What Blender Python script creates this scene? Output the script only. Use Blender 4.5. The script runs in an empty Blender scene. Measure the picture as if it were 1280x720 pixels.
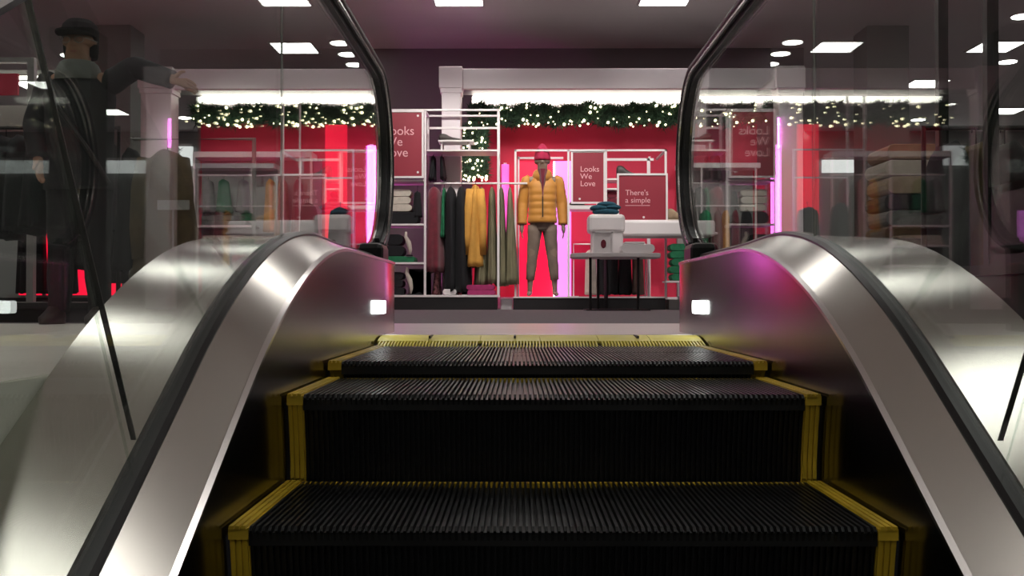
import bpy, bmesh, math, random
from mathutils import Vector, Matrix
random.seed(7)
sc = bpy.context.scene
COL = sc.collection
PI = math.pi
CAMZ = 0.1415
def R(d): return math.radians(d)
def PX(u, d): return (u - 648) * d / 1280          # measured photo column -> metres at distance d
def PZ(v, d): return CAMZ + (374 - v) * d / 1280   # measured photo row -> metres at distance d

# ------------------------------------------------------------------ materials
def mat(name, col, rough=.5, metal=0., emit=None, estr=0., noise=0., nscale=20., bump=0., aniso=0., axis='X', spec=.5, sheen=0., coat=0., nstretch=(1,1,1)):
    m = bpy.data.materials.new(name); m.use_nodes = True
    nt = m.node_tree; b = nt.nodes['Principled BSDF']
    b.inputs['Base Color'].default_value = (*col, 1)
    b.inputs['Roughness'].default_value = rough
    b.inputs['Metallic'].default_value = metal
    b.inputs['Specular IOR Level'].default_value = spec
    b.inputs['Coat Weight'].default_value = coat
    if sheen: b.inputs['Sheen Weight'].default_value = sheen
    if emit:
        b.inputs['Emission Color'].default_value = (*emit, 1); b.inputs['Emission Strength'].default_value = estr
    tc = nt.nodes.new('ShaderNodeTexCoord'); mp = nt.nodes.new('ShaderNodeMapping')
    mp.inputs['Scale'].default_value = nstretch
    nt.links.new(tc.outputs['Object'], mp.inputs[0])
    n = nt.nodes.new('ShaderNodeTexNoise'); n.inputs['Scale'].default_value = nscale; n.inputs['Detail'].default_value = 4
    nt.links.new(mp.outputs[0], n.inputs['Vector'])
    if noise:
        r = nt.nodes.new('ShaderNodeValToRGB')
        r.color_ramp.elements[0].position = .3; r.color_ramp.elements[1].position = .7
        r.color_ramp.elements[0].color = (*[max(0, c*(1-noise)) for c in col], 1)
        r.color_ramp.elements[1].color = (*[min(1, c*(1+noise)) for c in col], 1)
        nt.links.new(n.outputs[0], r.inputs[0]); nt.links.new(r.outputs[0], b.inputs['Base Color'])
    if bump:
        bp = nt.nodes.new('ShaderNodeBump'); bp.inputs['Strength'].default_value = bump; bp.inputs['Distance'].default_value = .01
        nt.links.new(n.outputs[0], bp.inputs['Height']); nt.links.new(bp.outputs[0], b.inputs['Normal'])
    if aniso:
        b.inputs['Anisotropic'].default_value = aniso; b.inputs['Anisotropic Rotation'].default_value = .25
        t = nt.nodes.new('ShaderNodeTangent'); t.direction_type = 'RADIAL'; t.axis = axis
        nt.links.new(t.outputs[0], b.inputs['Tangent'])
    return m

def glass_mat():
    m = bpy.data.materials.new('balustrade_glass'); m.use_nodes = True
    nt = m.node_tree; nt.nodes.clear()
    o = nt.nodes.new('ShaderNodeOutputMaterial'); mx = nt.nodes.new('ShaderNodeMixShader')
    tr = nt.nodes.new('ShaderNodeBsdfTransparent'); gl = nt.nodes.new('ShaderNodeBsdfGlossy')
    tr.inputs[0].default_value = (.90, .93, .91, 1); gl.inputs['Roughness'].default_value = .004
    gl.inputs['Color'].default_value = (.95, .97, .96, 1)
    lw = nt.nodes.new('ShaderNodeLayerWeight')
    p = nt.nodes.new('ShaderNodeMath'); p.operation = 'POWER'; p.inputs[1].default_value = 5
    ma = nt.nodes.new('ShaderNodeMath'); ma.operation = 'MULTIPLY_ADD'; ma.inputs[1].default_value = .72; ma.inputs[2].default_value = .035
    nt.links.new(lw.outputs['Facing'], p.inputs[0]); nt.links.new(p.outputs[0], ma.inputs[0])
    nt.links.new(ma.outputs[0], mx.inputs[0]); nt.links.new(tr.outputs[0], mx.inputs[1]); nt.links.new(gl.outputs[0], mx.inputs[2])
    nt.links.new(mx.outputs[0], o.inputs[0])
    return m

def tile_mat(name, col, line, size, rough=.3):
    m = bpy.data.materials.new(name); m.use_nodes = True
    nt = m.node_tree; b = nt.nodes['Principled BSDF']; b.inputs['Roughness'].default_value = rough
    tc = nt.nodes.new('ShaderNodeTexCoord')
    br = nt.nodes.new('ShaderNodeTexBrick'); br.offset = 0
    br.inputs['Scale'].default_value = 1; br.inputs['Brick Width'].default_value = size; br.inputs['Row Height'].default_value = size
    br.inputs['Mortar Size'].default_value = .004
    br.inputs['Color1'].default_value = (*col, 1); br.inputs['Color2'].default_value = (*[c*.96 for c in col], 1); br.inputs['Mortar'].default_value = (*line, 1)
    nt.links.new(tc.outputs['Object'], br.inputs[0]); nt.links.new(br.outputs[0], b.inputs['Base Color'])
    return m

M = dict(
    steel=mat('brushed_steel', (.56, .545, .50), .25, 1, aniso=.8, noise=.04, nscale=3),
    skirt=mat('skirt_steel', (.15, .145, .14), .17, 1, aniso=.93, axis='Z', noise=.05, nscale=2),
    lip=mat('polished_lip', (.7, .68, .66), .22, 1),
    rubber=mat('black_rubber', (.010, .010, .011), .42, 0, spec=.4),
    gasket=mat('gasket_black', (.006, .006, .006), .33, 0, spec=.3),
    cleat=mat('black_cleat', (.022, .023, .024), .36, .5, noise=.2, nscale=6),
    riser=mat('black_riser', (.008, .008, .009), .4, .2, noise=.2, nscale=6),
    yellow=mat('demarcation_yellow', (.60, .42, .03), .45, 0, noise=.25, nscale=9),
    comb=mat('comb_yellow', (.72, .62, .10), .38, 0, noise=.12, nscale=7),
    glass=glass_mat(),
    joint=mat('dark_joint', (.03, .03, .03), .5),
    ceiling=mat('ceiling_paint', (.76, .69, .70), .85, noise=.04, nscale=1),
    darkwall=mat('dark_wall_paint', (.19, .155, .17), .9),
    greywall=mat('grey_wall_paint', (.30, .30, .29), .9),
    tile=tile_mat('light_floor_tile', (.84, .80, .73), (.7, .66, .6), .6),
    carpet=mat('grey_carpet', (.15, .125, .135), .9, noise=.15, nscale=40, bump=.3),
    fascia=mat('slab_fascia_paint', (.8, .77, .71), .6),
    plate=mat('landing_plate_steel', (.72, .66, .66), .35, .85, noise=.04, nscale=5),
    white=mat('white_paint', (.72, .66, .68), .5),
    whitemetal=mat('white_metal', (.74, .70, .70), .4),
    redwall=mat('red_wall_paint', (.62, .028, .075), .7),
    redglow=mat('red_light_panel', (.5, .01, .03), .5, emit=(1, .006, .045), estr=1.15),
    pinkglow=mat('pink_light_panel', (.5, .1, .5), .5, emit=(.95, .22, .95), estr=1.25),
    neon=mat('pink_neon', (.9, .3, .9), .5, emit=(1, .15, .85), estr=9),
    whiteneon=mat('white_neon', (1, .9, 1), .5, emit=(1, .75, 1), estr=4),
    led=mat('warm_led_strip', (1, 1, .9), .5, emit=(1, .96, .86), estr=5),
    panel=mat('ceiling_light_diffuser', (1, 1, 1), .5, emit=(1, .97, .93), estr=9.5),
    down=mat('downlight_lens', (1, 1, 1), .5, emit=(1, .97, .93), estr=9),
    bulb=mat('fairy_light_warm', (1, .9, .6), .5, emit=(1, .88, .55), estr=5),
    combled=mat('comb_light_lens', (1, 1, 1), .5, emit=(.95, 1, .97), estr=5),
    black=mat('black_laminate', (.010, .009, .010), .45),
    blackmetal=mat('black_metal', (.015, .015, .015), .4, .5),
    sign=mat('sign_red', (.27, .022, .040), .5),
    ink=mat('sign_lettering', (.80, .42, .45), .6),
    needle=mat('pine_needles', (.030, .085, .045), .7, noise=.6, nscale=15),
    burgundy=mat('burgundy_knit', (.14, .008, .022), .9, sheen=.3, noise=.2, nscale=14),
    greenc=mat('green_cloth', (.012, .14, .06), .9, noise=.2),
    blackc=mat('black_cloth', (.008, .008, .010), .95),
    mustard=mat('mustard_cloth', (.56, .28, .05), .85, noise=.12, nscale=10),
    puffer=mat('mustard_puffer_nylon', (.50, .215, .03), .55, noise=.08, nscale=8, sheen=.2),
    olive=mat('olive_cloth', (.17, .155, .09), .9, noise=.3, nscale=8, nstretch=(6, 1, .4)),
    taupe=mat('taupe_trouser', (.17, .125, .10), .9, noise=.15, nscale=12),
    floral=mat('floral_cloth', (.33, .13, .14), .9, noise=.9, nscale=22),
    magenta=mat('magenta_cloth', (.33, .025, .12), .9, noise=.1),
    teal=mat('teal_knit', (.008, .055, .085), .95, noise=.3, nscale=25),
    beanie=mat('raspberry_knit', (.42, .02, .07), .95, noise=.2, nscale=25),
    manskin=mat('mannequin_finish', (.21, .15, .115), .5),
    skin=mat('skin', (.36, .19, .12), .55, noise=.08, nscale=6),
    cream=mat('cream_cloth', (.52, .47, .40), .9, noise=.1),
    tan=mat('tan_cloth', (.30, .22, .14), .9, noise=.15),
    brown=mat('brown_wool', (.12, .085, .04), .95, noise=.2),
    greyc=mat('grey_cloth', (.16, .17, .16), .9, noise=.15),
    navy=mat('charcoal_jacket', (.011, .012, .014), .85, noise=.2),
    shoe=mat('dark_shoe_leather', (.03, .022, .02), .5),
    boxwhite=mat('white_card', (.70, .66, .66), .7),
    greyframe=mat('grey_metal_frame', (.33, .32, .31), .5, .2),
)

# ------------------------------------------------------------------ helpers
def box(bm, x0, x1, y0, y1, z0, z1):
    vs = [bm.verts.new((x, y, z)) for z in (z0, z1) for (x, y) in ((x0, y0), (x1, y0), (x1, y1), (x0, y1))]
    for f in ((0,3,2,1),(4,5,6,7),(0,1,5,4),(1,2,6,5),(2,3,7,6),(3,0,4,7)):
        bm.faces.new([vs[i] for i in f])
def extr(bm, poly, a, b, axis='x'):
    """closed polygon of (p, q) pairs swept between two positions on an axis"""
    def P(t, p, q): return (t, p, q) if axis == 'x' else (p, t, q) if axis == 'y' else (p, q, t)
    A = [bm.verts.new(P(a, *p)) for p in poly]; B = [bm.verts.new(P(b, *p)) for p in poly]
    n = len(poly)
    for i in range(n): bm.faces.new((A[i], A[(i+1) % n], B[(i+1) % n], B[i]))
    bm.faces.new(A[::-1]); bm.faces.new(B)
def loft(bm, rings, cap=True, closed=False):
    V = [[bm.verts.new(p) for p in r] for r in rings]; n = len(V[0])
    m = len(V)
    for k in range(m if closed else m-1):
        a, b = V[k], V[(k+1) % m]
        for i in range(n): bm.faces.new((a[i], a[(i+1) % n], b[(i+1) % n], b[i]))
    if cap and not closed:
        bm.faces.new(V[0][::-1]); bm.faces.new(V[-1])
def tube(bm, pts, rad, seg=10, cap=True, flat=1.0):
    pts = [Vector(p) for p in pts]; n = len(pts)
    rr = rad if isinstance(rad, (list, tuple)) else [rad]*n
    rings = []; prev = None
    for i, p in enumerate(pts):
        t = (pts[min(i+1, n-1)] - pts[max(i-1, 0)]).normalized()
        if prev is None:
            a = Vector((0, 0, 1)) if abs(t.z) < .9 else Vector((0, 1, 0))
            u = t.cross(a).normalized()
        else:
            u = (prev - t*prev.dot(t)).normalized()
        w = t.cross(u); prev = u
        rings.append([p + u*math.cos(2*PI*k/seg)*rr[i] + w*math.sin(2*PI*k/seg)*rr[i]*flat for k in range(seg)])
    loft(bm, rings, cap)
def ball(bm, c, r, sub=2, sc3=(1, 1, 1)):
    m = Matrix.Translation(c) @ Matrix.Diagonal((r*sc3[0], r*sc3[1], r*sc3[2], 1))
    bmesh.ops.create_icosphere(bm, subdivisions=sub, radius=1, matrix=m)
def obj(name, bm, m, parent=None, smooth=False, bevel=0, loc=None):
    bmesh.ops.recalc_face_normals(bm, faces=bm.faces)
    me = bpy.data.meshes.new(name); bm.to_mesh(me); bm.free()
    me.materials.append(M[m] if isinstance(m, str) else m)
    if smooth:
        for p in me.polygons: p.use_smooth = True
    o = bpy.data.objects.new(name, me); COL.objects.link(o)
    if parent is not None:
        o.parent = parent; o.location = -Vector(parent.location) if loc is None else loc
    if bevel:
        b = o.modifiers.new('bevel', 'BEVEL'); b.width = bevel; b.segments = 2; b.limit_method = 'ANGLE'
    return o
def thing(name, label, cat, loc=(0, 0, 0), group=None):
    o = bpy.data.objects.new(name, None); COL.objects.link(o); o.location = loc
    o.empty_display_size = .1
    o['label'] = label; o['category'] = cat
    if group: o['group'] = group
    return o
def tag(o, label, cat, group=None, kind=None):
    o['label'] = label; o['category'] = cat
    if group: o['group'] = group
    if kind: o['kind'] = kind
    return o
def struct(name, bm, m, **k):
    o = obj(name, bm, m, **k); o['kind'] = 'structure'; return o
def B(*boxes):
    bm = bmesh.new()
    for b in boxes: box(bm, *b)
    return bm

# ------------------------------------------------------------------ room shell
CX = .066; HW = .505; FZ = .02; CH = 3.75
OUT = .83           # half width of the escalator well
bm = B((-16, CX-OUT, -7, 5.1, -.5, FZ), (CX+OUT, 4.2, -7, 5.1, -.5, FZ), (CX-OUT, CX+OUT, 3.36, 5.1, -.5, FZ))
struct('floor', bm, 'tile')
struct('floor_carpet', B((-16, 14, 5.1, 26, -.5, FZ)), 'carpet')
struct('floor_carpet_right', B((4.2, 14, -7, 5.1, -.5, FZ)), 'carpet')
struct('trim_1', B((CX-OUT-.004, CX-OUT+.004, -2, 3.36, -.9, FZ-.002), (CX+OUT-.004, CX+OUT+.004, -2, 3.36, -.9, FZ-.002)), 'fascia')
struct('ceiling', B((-16, 14, -7, 26, CH, CH+.1)), 'ceiling')
struct('wall_left', B((-16.1, -16, -7, 26, FZ, CH)), 'greywall')
struct('wall_right', B((14, 14.1, -7, 26, FZ, CH)), 'darkwall')
struct('wall_back', B((-16, 14, 22, 22.1, FZ, CH)), 'greywall')
struct('wall_behind_camera', B((-16, 14, -7.1, -7, -3, CH)), 'greywall')
struct('wall_bulkhead', B((-2.3, 4.1, 14.7, 14.85, FZ, CH)), 'darkwall')

# ------------------------------------------------------------------ ceiling lights
proto = {}
def ceiling_light(x, y, label, w=.57, l=.6):
    t = thing('ceiling_light', label, 'ceiling light', (x, y, CH), 'recessed light panels in the ceiling')
    if 'p' not in proto:
        bm = B((-w/2-.03, -w/2, -l/2-.03, l/2+.03, -.02, .0), (w/2, w/2+.03, -l/2-.03, l/2+.03, -.02, .0), (-w/2, w/2, -l/2-.03, -l/2, -.02, .0), (-w/2, w/2, l/2, l/2+.03, -.02, .0))
        f = obj('frame', bm, 'whitemetal', t, loc=(0, 0, 0))
        d = obj('diffuser', B((-w/2, w/2, -l/2, l/2, -.012, -.002)), 'panel', t, loc=(0, 0, 0))
        proto['p'] = (f, d)
    else:
        for q in proto['p']:
            c = q.copy(); COL.objects.link(c); c.parent = t; c.location = (0, 0, 0)
ordn = ['first', 'second', 'third', 'fourth', 'fifth', 'sixth', 'seventh', 'eighth', 'ninth', 'tenth', 'eleventh', 'twelfth', 'thirteenth']
near = [(-2.8, -4.9), (-2.8, -2.2), (-2.8, .2), (-2.75, 2.2), (-2.8, 4.5), (-2.8, 7.0), (-2.8, 9.6),
        (.05, -4.9), (.05, -2.2), (.6, 2.0), (.05, 6.2), (.05, 9.4), (2.8, -4.9), (2.8, -2.2), (2.8, .9), (2.8, 3.4), (2.8, 6.0), (2.8, 8.2), (2.8, 10.4),
        (-5.6, -2.2), (-5.6, 4.5), (-8.3, 1.0), (5.6, -2.2), (5.9, 4.5)]
for k, (x, y) in enumerate(near):
    col = 'left' if x < -1 else 'middle' if x < 2 else 'right'
    if abs(x) > 5: col = 'outer ' + col
    n = sum(1 for a, b in near[:k] if a*x > 0 and abs(a-x) < 1.2 or a == x)
    ceiling_light(x, y, f'ceiling light panel in the {col} line over the escalator, {ordn[n]} from the near end')
far = [(-.72, 12.2), (1.76, 12.2)] + [(x, y) for y in (14.6, 17.1, 19.6) for x in (-13, -10.5, -8.1, -3.2, 6.8, 9.3, 11.8) if not (x == -3.2 and y > 18)]
for x, y in far:
    if y == 12.2: lab = 'white light panel at the top picture edge above the fascia, ' + ('left' if x < 0 else 'right') + ' one'
    else: lab = f'far ceiling light panel, {ordn[{14.6: 0, 17.1: 1, 19.6: 2}[y]]} row behind the shop fronts, {ordn[sum(1 for a, b in far if b == y and a < x)]} from the left'
    ceiling_light(x, y, lab)
def track_spot(x, y, tx, ty, tz, e, label):  # added lamps out of view that brighten the shop displays
    t = thing('track_spotlight', label, 'spotlight', (x, y, CH), 'track spotlights in front of the shop')
    d = (Vector((tx, ty, tz))-Vector((x, y, CH-.2))).normalized()
    bm = bmesh.new(); tube(bm, [(0, 0, 0), (0, 0, -.12)], .012, 8); obj('stem', bm, 'whitemetal', t, loc=(0, 0, 0))
    bm = bmesh.new(); tube(bm, [Vector((0, 0, -.2))-d*.09, Vector((0, 0, -.2))+d*.07], .05, 14); obj('housing', bm, 'whitemetal', t, loc=(0, 0, 0))
    bm = bmesh.new(); tube(bm, [Vector((0, 0, -.2))+d*.072, Vector((0, 0, -.2))+d*.078], .042, 14); obj('lens', bm, 'down', t, loc=(0, 0, 0))
    ld = bpy.data.lights.new('lamp', 'SPOT'); ld.energy = e; ld.spot_size = R(62); ld.spot_blend = .7; ld.shadow_soft_size = .06; ld.color = (1, .95, .9)
    lo = bpy.data.objects.new('lamp', ld); COL.objects.link(lo); lo.parent = t; lo.location = Vector((0, 0, -.2))+d*.1; lo.rotation_euler = d.to_track_quat('-Z', 'Y').to_euler()
for k, (x, tx) in enumerate([(-3.6, -3.3), (-1.3, -1.0), (-.4, -.3), (.6, .4), (1.5, 1.3), (2.6, 2.4)]):
    track_spot(x, 10.0, tx, 12.4, 1.0, 105, f'white track spotlight aimed at the shop displays, {ordn[k]} from the left')
def downlight(x, y, label, w=.13):
    t = thing('downlight', label, 'downlight', (x, y, CH), 'small round downlights in the ceiling')
    if 'd' not in proto:
        bm = bmesh.new(); tube(bm, [(0, 0, 0), (0, 0, -.02)], w+.02, 20); f = obj('rim', bm, 'whitemetal', t, loc=(0, 0, 0))
        bm = bmesh.new(); tube(bm, [(0, 0, -.021), (0, 0, -.028)], w, 20); d = obj('lens', bm, 'down', t, loc=(0, 0, 0))
        proto['d'] = (f, d)
    else:
        for q in proto['d']:
            c = q.copy(); COL.objects.link(c); c.parent = t; c.location = (0, 0, 0)
for i in range(6): downlight(-2.5, 14.3+.66*i, f'small round downlight, {ordn[i]} from the front of the row beside the black handrail')
for i in range(5): downlight(-6.6, 15+1.3*i, f'small round downlight, {ordn[i]} from the front of the row above the person in the cap')
for i in range(5): downlight(9.2, 8.4+1.7*i, f'small round downlight, {ordn[i]} from the front of the outer row on the right')
for i in range(5): downlight(-8.8, 9.5+1.9*i, f'small round downlight, {ordn[i]} from the front of the outer row on the left')
for i, (x, y) in enumerate([(4.9, 14.1), (5.6, 16), (6.4, 13), (7.4, 15.5), (8.3, 13.2), (6.9, 18.5), (9.4, 16.8), (5.0, 19.4), (10.6, 14.2), (8.0, 20.5), (6.0, 22), (11.0, 19), (4.9, 11.5), (7.9, 10.6)]):
    downlight(x, y, f'small round downlight over the dark right side, {ordn[i] if i < 13 else "last"} from the pavilion outward')

# ------------------------------------------------------------------ escalator: balustrades
TAN = .587; ANG = math.atan(TAN)
def crest(yc, ztop, rad, y):
    """height of a line that climbs at 30 degrees, levels off at ztop; yc = where the two straights would meet"""
    T = rad*math.tan(ANG/2); y1 = yc - T*math.cos(ANG); y2 = yc + T
    if y >= y2: return ztop
    if y <= y1: return ztop - (yc-y)*TAN
    return ztop - (rad - math.sqrt(max(0, rad*rad-(y2-y)**2)))
def ztop(y): return crest(2.136, .268, 2.05, y)
def flare(y): return 0 if y < 3.62 else .030*((y-3.62)/.16)**1.5
YS = [-1.6 + .25*i for i in range(12)] + [1.4 + .06*i for i in range(28)] + [3.15, 3.35, 3.62, 3.68, 3.73, 3.78]
YS = sorted(set(round(y, 3) for y in YS))
for s in (-1, 1):
    side = 'left' if s < 0 else 'right'
    t = thing('escalator_balustrade', f'brushed steel and glass escalator side with black handrail, on the {side}', 'escalator side', (CX+s*.6, 1.2, -.4), 'the two sides of the escalator')
    def strip(name, prof, m, y0=-1.6, y1=3.9, smooth=True, ys=YS):
        """prof(y) -> closed outline of (w, z), w measured outward from the escalator centre line"""
        bm = bmesh.new(); rings = []
        for y in ys:
            if y0 <= y <= y1: rings.append([(CX+s*w, y, z) for w, z in prof(y)])
        loft(bm, rings)
        o = obj(name, bm, m, t)
        if smooth:
            for p in o.data.polygons: p.use_smooth = True
            o.data.set_sharp_from_angle(angle=R(25))
        return o
    e = .001
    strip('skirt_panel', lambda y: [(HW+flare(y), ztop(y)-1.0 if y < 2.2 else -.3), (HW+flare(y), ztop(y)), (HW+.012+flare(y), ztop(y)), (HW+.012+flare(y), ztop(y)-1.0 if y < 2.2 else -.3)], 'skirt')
    strip('trim_lip', lambda y: [(HW-.003+flare(y), ztop(y)-.003), (HW-.003+flare(y), ztop(y)+.004), (HW+.006+flare(y), ztop(y)+.008), (HW+.006+flare(y), ztop(y)-.003)], 'lip')
    def hb(y): return .045 if y < 2.2 else .045-.018*min(1, (y-2.2)/.8)
    strip('inner_deck', lambda y: [(HW+.004+flare(y), ztop(y)+.003), (HW+.078, ztop(y)+hb(y)), (HW+.078, ztop(y)+hb(y)-.03), (HW+.012+flare(y), ztop(y)-.03)], 'steel')
    strip('gasket', lambda y: [(HW+.078, ztop(y)+hb(y)-.02), (HW+.078, ztop(y)+hb(y)+.004), (HW+.086, ztop(y)+hb(y)+.010), (HW+.108, ztop(y)+hb(y)+.010), (HW+.116, ztop(y)+hb(y)+.004), (HW+.116, ztop(y)+hb(y)-.02)], 'gasket')
    strip('outer_deck', lambda y: [(HW+.116, ztop(y)+hb(y)+.002), (OUT-.008, ztop(y)+hb(y)-.006), (OUT, ztop(y)+hb(y)-.018), (OUT, ztop(y)+hb(y)-.05), (HW+.116, ztop(y)+hb(y)-.03)], 'steel')
    strip('outer_cladding', lambda y: [(OUT-.012, -.2), (OUT-.012, ztop(y)+hb(y)-.03), (OUT+.004, ztop(y)+hb(y)-.03), (OUT+.004, -.2)], 'steel', 1.75)
    # end cap of the newel
    bm = B((min(CX+s*(HW+.033), CX+s*OUT), max(CX+s*(HW+.033), CX+s*OUT), 3.77, 3.80, FZ, .268)); obj('newel_end_cap', bm, 'skirt', t, bevel=.01)
    # skirt light
    bm = bmesh.new(); xx = CX+s*HW
    yy0, yy1, zz0, zz1, rr = 3.13, 3.30, .096, .137, .012
    prof = []
    for (cy, cz, a0) in ((yy1-rr, zz1-rr, 0), (yy0+rr, zz1-rr, 90), (yy0+rr, zz0+rr, 180), (yy1-rr, zz0+rr, 270)):
        for k in range(4): prof.append((cy+rr*math.cos(R(a0+30*k)), cz+rr*math.sin(R(a0+30*k))))
    extr(bm, prof, xx-s*.012, xx+s*.006); obj('comb_light', bm, 'combled', t)
    # glass: an outline in the y-z plane cut by two joints
    gx = CX+s*(HW+.097)
    def zrail(y): return crest(1.936, 1.0, 1.45, y)
    RC = Vector((3.78, .665)); RR = .335
    gtop = [(y, zrail(y)-.03) for y in [-1.6, -1, -.5, 0, .4, .7]]
    def jointpt(h): return (1.426-h*.515, -.0546+h*.857)   # lower joint, square to the slope
    jz = [jointpt(0), jointpt(.78)]
    def zbase(y): return ztop(y)+hb(y)-.01
    def panel(poly):
        bm = bmesh.new(); extr(bm, poly, gx-.005, gx+.005); return obj('glass_panel', bm, 'glass', t)
    low = [(y, zbase(y)) for y in (-1.6, -.8, 0, .7, 1.1, 1.421)] + [(jz[1][0]-.005, jz[1][1])] + [(y, zrail(y)-.03) for y in (.9, .5, 0, -.8, -1.6)]
    low = [p for p in low if not (p[0] > jz[1][0]+.02 and p[1] > 0.3)]
    panel(low)
    VJ = 2.31
    mid = [(1.431+.06*i, zbase(1.431+.06*i)) for i in range(15)] + [(VJ-.004, zbase(VJ))] + [(VJ-.004, zrail(VJ)-.03)] + [(y, zrail(y)-.03) for y in (2.1, 1.9, 1.7, 1.5, 1.3, 1.15, 1.06)] + [(jz[1][0]+.005, jz[1][1])]
    panel(mid)
    arc = [(RC.x+(RR-.03)*math.cos(R(a)), RC.y+(RR-.03)*math.sin(R(a))) for a in range(90, -76, -8)]
    end = [(VJ+.004, zbase(VJ)), (2.8, zbase(2.8)), (3.3, zbase(3.3)), (3.78, zbase(3.78))] + arc[::-1] + [(3.3, zrail(3.3)-.03), (VJ+.004, zrail(VJ)-.03)]
    end = [p for p in end if p[1] > .28 or p[0] < 3.79]
    panel(end)
    bm = bmesh.new(); extr(bm, [(jz[0][0]-.0015, jz[0][1]), (jz[0][0]+.0015, jz[0][1]), (jz[1][0]+.0015, jz[1][1]), (jz[1][0]-.0015, jz[1][1])], gx-.0035, gx+.0035); obj('glass_joint', bm, 'joint', t)
    bm = bmesh.new(); extr(bm, [(VJ-.0015, zbase(VJ)), (VJ+.0015, zbase(VJ)), (VJ+.0015, zrail(VJ)-.03), (VJ-.0015, zrail(VJ)-.03)], gx-.002, gx+.002); obj('glass_joint', bm, 'greyframe', t)
    # handrail
    path = [(y, zrail(y)) for y in [-1.6, -1, -.5, 0, .5, .9, 1.1, 1.25, 1.4, 1.55, 1.7, 1.85, 2.0, 2.15, 2.3, 2.6, 3.0, 3.4, 3.65]]
    path += [(RC.x+RR*math.cos(R(a)), RC.y+RR*math.sin(R(a))) for a in range(90, -84, -6)]
    def sweep(outl):
        bm = bmesh.new(); rings = []; n = len(path)
        for i, (y, z) in enumerate(path):
            a, b = path[max(i-1, 0)], path[min(i+1, n-1)]
            d = Vector((b[0]-a[0], b[1]-a[1])).normalized(); nn = Vector((-d.y, d.x))
            rings.append([(gx+w, y+nn.x*h, z+nn.y*h) for w, h in outl])
        loft(bm, rings); return bm
    oval = []
    for k in range(16):
        a = 2*PI*k/16; oval.append((.036*math.copysign(abs(math.cos(a))**.7, math.cos(a)), .016*math.copysign(abs(math.sin(a))**.8, math.sin(a))))
    o = obj('handrail', sweep(oval), 'rubber', t, smooth=True)
    o2 = obj('handrail_guide', sweep([(-.013, -.014), (.013, -.014), (.013, -.034), (-.013, -.034)]), 'black', t)
    for w in (-.0275, .0275):
        obj('guide_edge', sweep([(w-.0035, -.009), (w+.0035, -.009), (w+.0035, -.018), (w-.0035, -.018)]), 'lip', t)
    ym, zm = path[-1]
    bm = bmesh.new(); box(bm, gx-.05, gx+.05, 3.66, 3.84, .26, .345); obj('handrail_inlet', bm, 'gasket', t, bevel=.02)

# ------------------------------------------------------------------ escalator steps and comb
NC = 98
X0 = CX-.5; SW = .030
def make_step(y0, y1, z, zlow, label, yellow_back=True):
    t = thing('escalator_step', label, 'escalator step', (CX, y0, z), 'escalator steps')
    xa, xb = X0+SW, X0+1-SW; p = (xb-xa)/NC
    bm = B((xa, xb, y0+.006, y1, z-.03, z-.010))
    for i in range(NC):
        x = xa+p*(i+.22)
        extr(bm, [(y0+.004, z-.012), (y0-.002, z-.006), (y0+.004, z), (y1-.006, z), (y1-.006, z-.012)], x, x+p*.46)
    obj('tread', bm, 'cleat', t)
    # riser: slightly bowed, with the same cleats running down
    N = 8; L = z-.004-zlow
    def ry(k): q = k/N; return y0+.012+.030*math.sin(q*PI/2)*.9
    bm = bmesh.new()
    prof = [(ry(k), z-.012-L*k/N) for k in range(N+1)]
    extr(bm, prof+[(prof[-1][0]+.02, prof[-1][1]), (y0+.05, z-.012)], xa, xb)
    for i in range(NC):
        x = xa+p*(i+.22)
        extr(bm, [(a-.008, b) for a, b in prof]+[(a+.002, b) for a, b in prof[::-1]], x, x+p*.46)
    obj('riser', bm, 'riser', t)
    for s in (0, 1):
        x = X0 if s == 0 else X0+1-SW
        bm = B((x, x+SW, y0+.002, y1, z-.02, z-.003))
        for k in range(3):
            xx = x+.002+k*.0095
            box(bm, xx, xx+.0065, y0-.002, y1, z-.004, z+.0015)
        extr(bm, [(a-.004, b) for a, b in prof]+[(a+.01, b) for a, b in prof[::-1]], x, x+SW)
        for k in range(3):
            xx = x+.002+k*.0095
            extr(bm, [(a-.010, b+.008) for a, b in prof]+[(a, b) for a, b in prof[::-1]], xx, xx+.0065)
        o = obj('side_strip', bm, 'yellow', t); o['label'] = 'yellow edge strip'
    if yellow_back:
        bm = bmesh.new()
        for i in range(NC+1):
            x = xa+p*(i-.28)
            box(bm, max(x, xa), min(x+p*.5, xb), y1-.016, y1-.002, z-.012, z-.001)
        o = obj('rear_strip', bm, 'yellow', t); o['label'] = 'thin yellow strip along the back of the tread'
make_step(2.735, 3.17, 0, -.05, 'black ribbed escalator step lying flat and running under the yellow comb', False)
make_step(2.33, 2.732, 0, -.037, 'uppermost black ribbed escalator step with a low riser, just below the comb', False)
make_step(1.916, 2.33, -.037, -.198, 'black escalator step with yellow sides in the middle of the picture, second riser down')
make_step(1.53, 1.916, -.198, -.405, 'nearest whole black ribbed step with yellow side strips, lowest tread in view')
make_step(1.13, 1.53, -.405, -.62, 'lowest black escalator step, cut off by the bottom of the picture')
make_step(.73, 1.13, -.62, -.85, 'black escalator step below the bottom edge of the picture')

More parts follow.
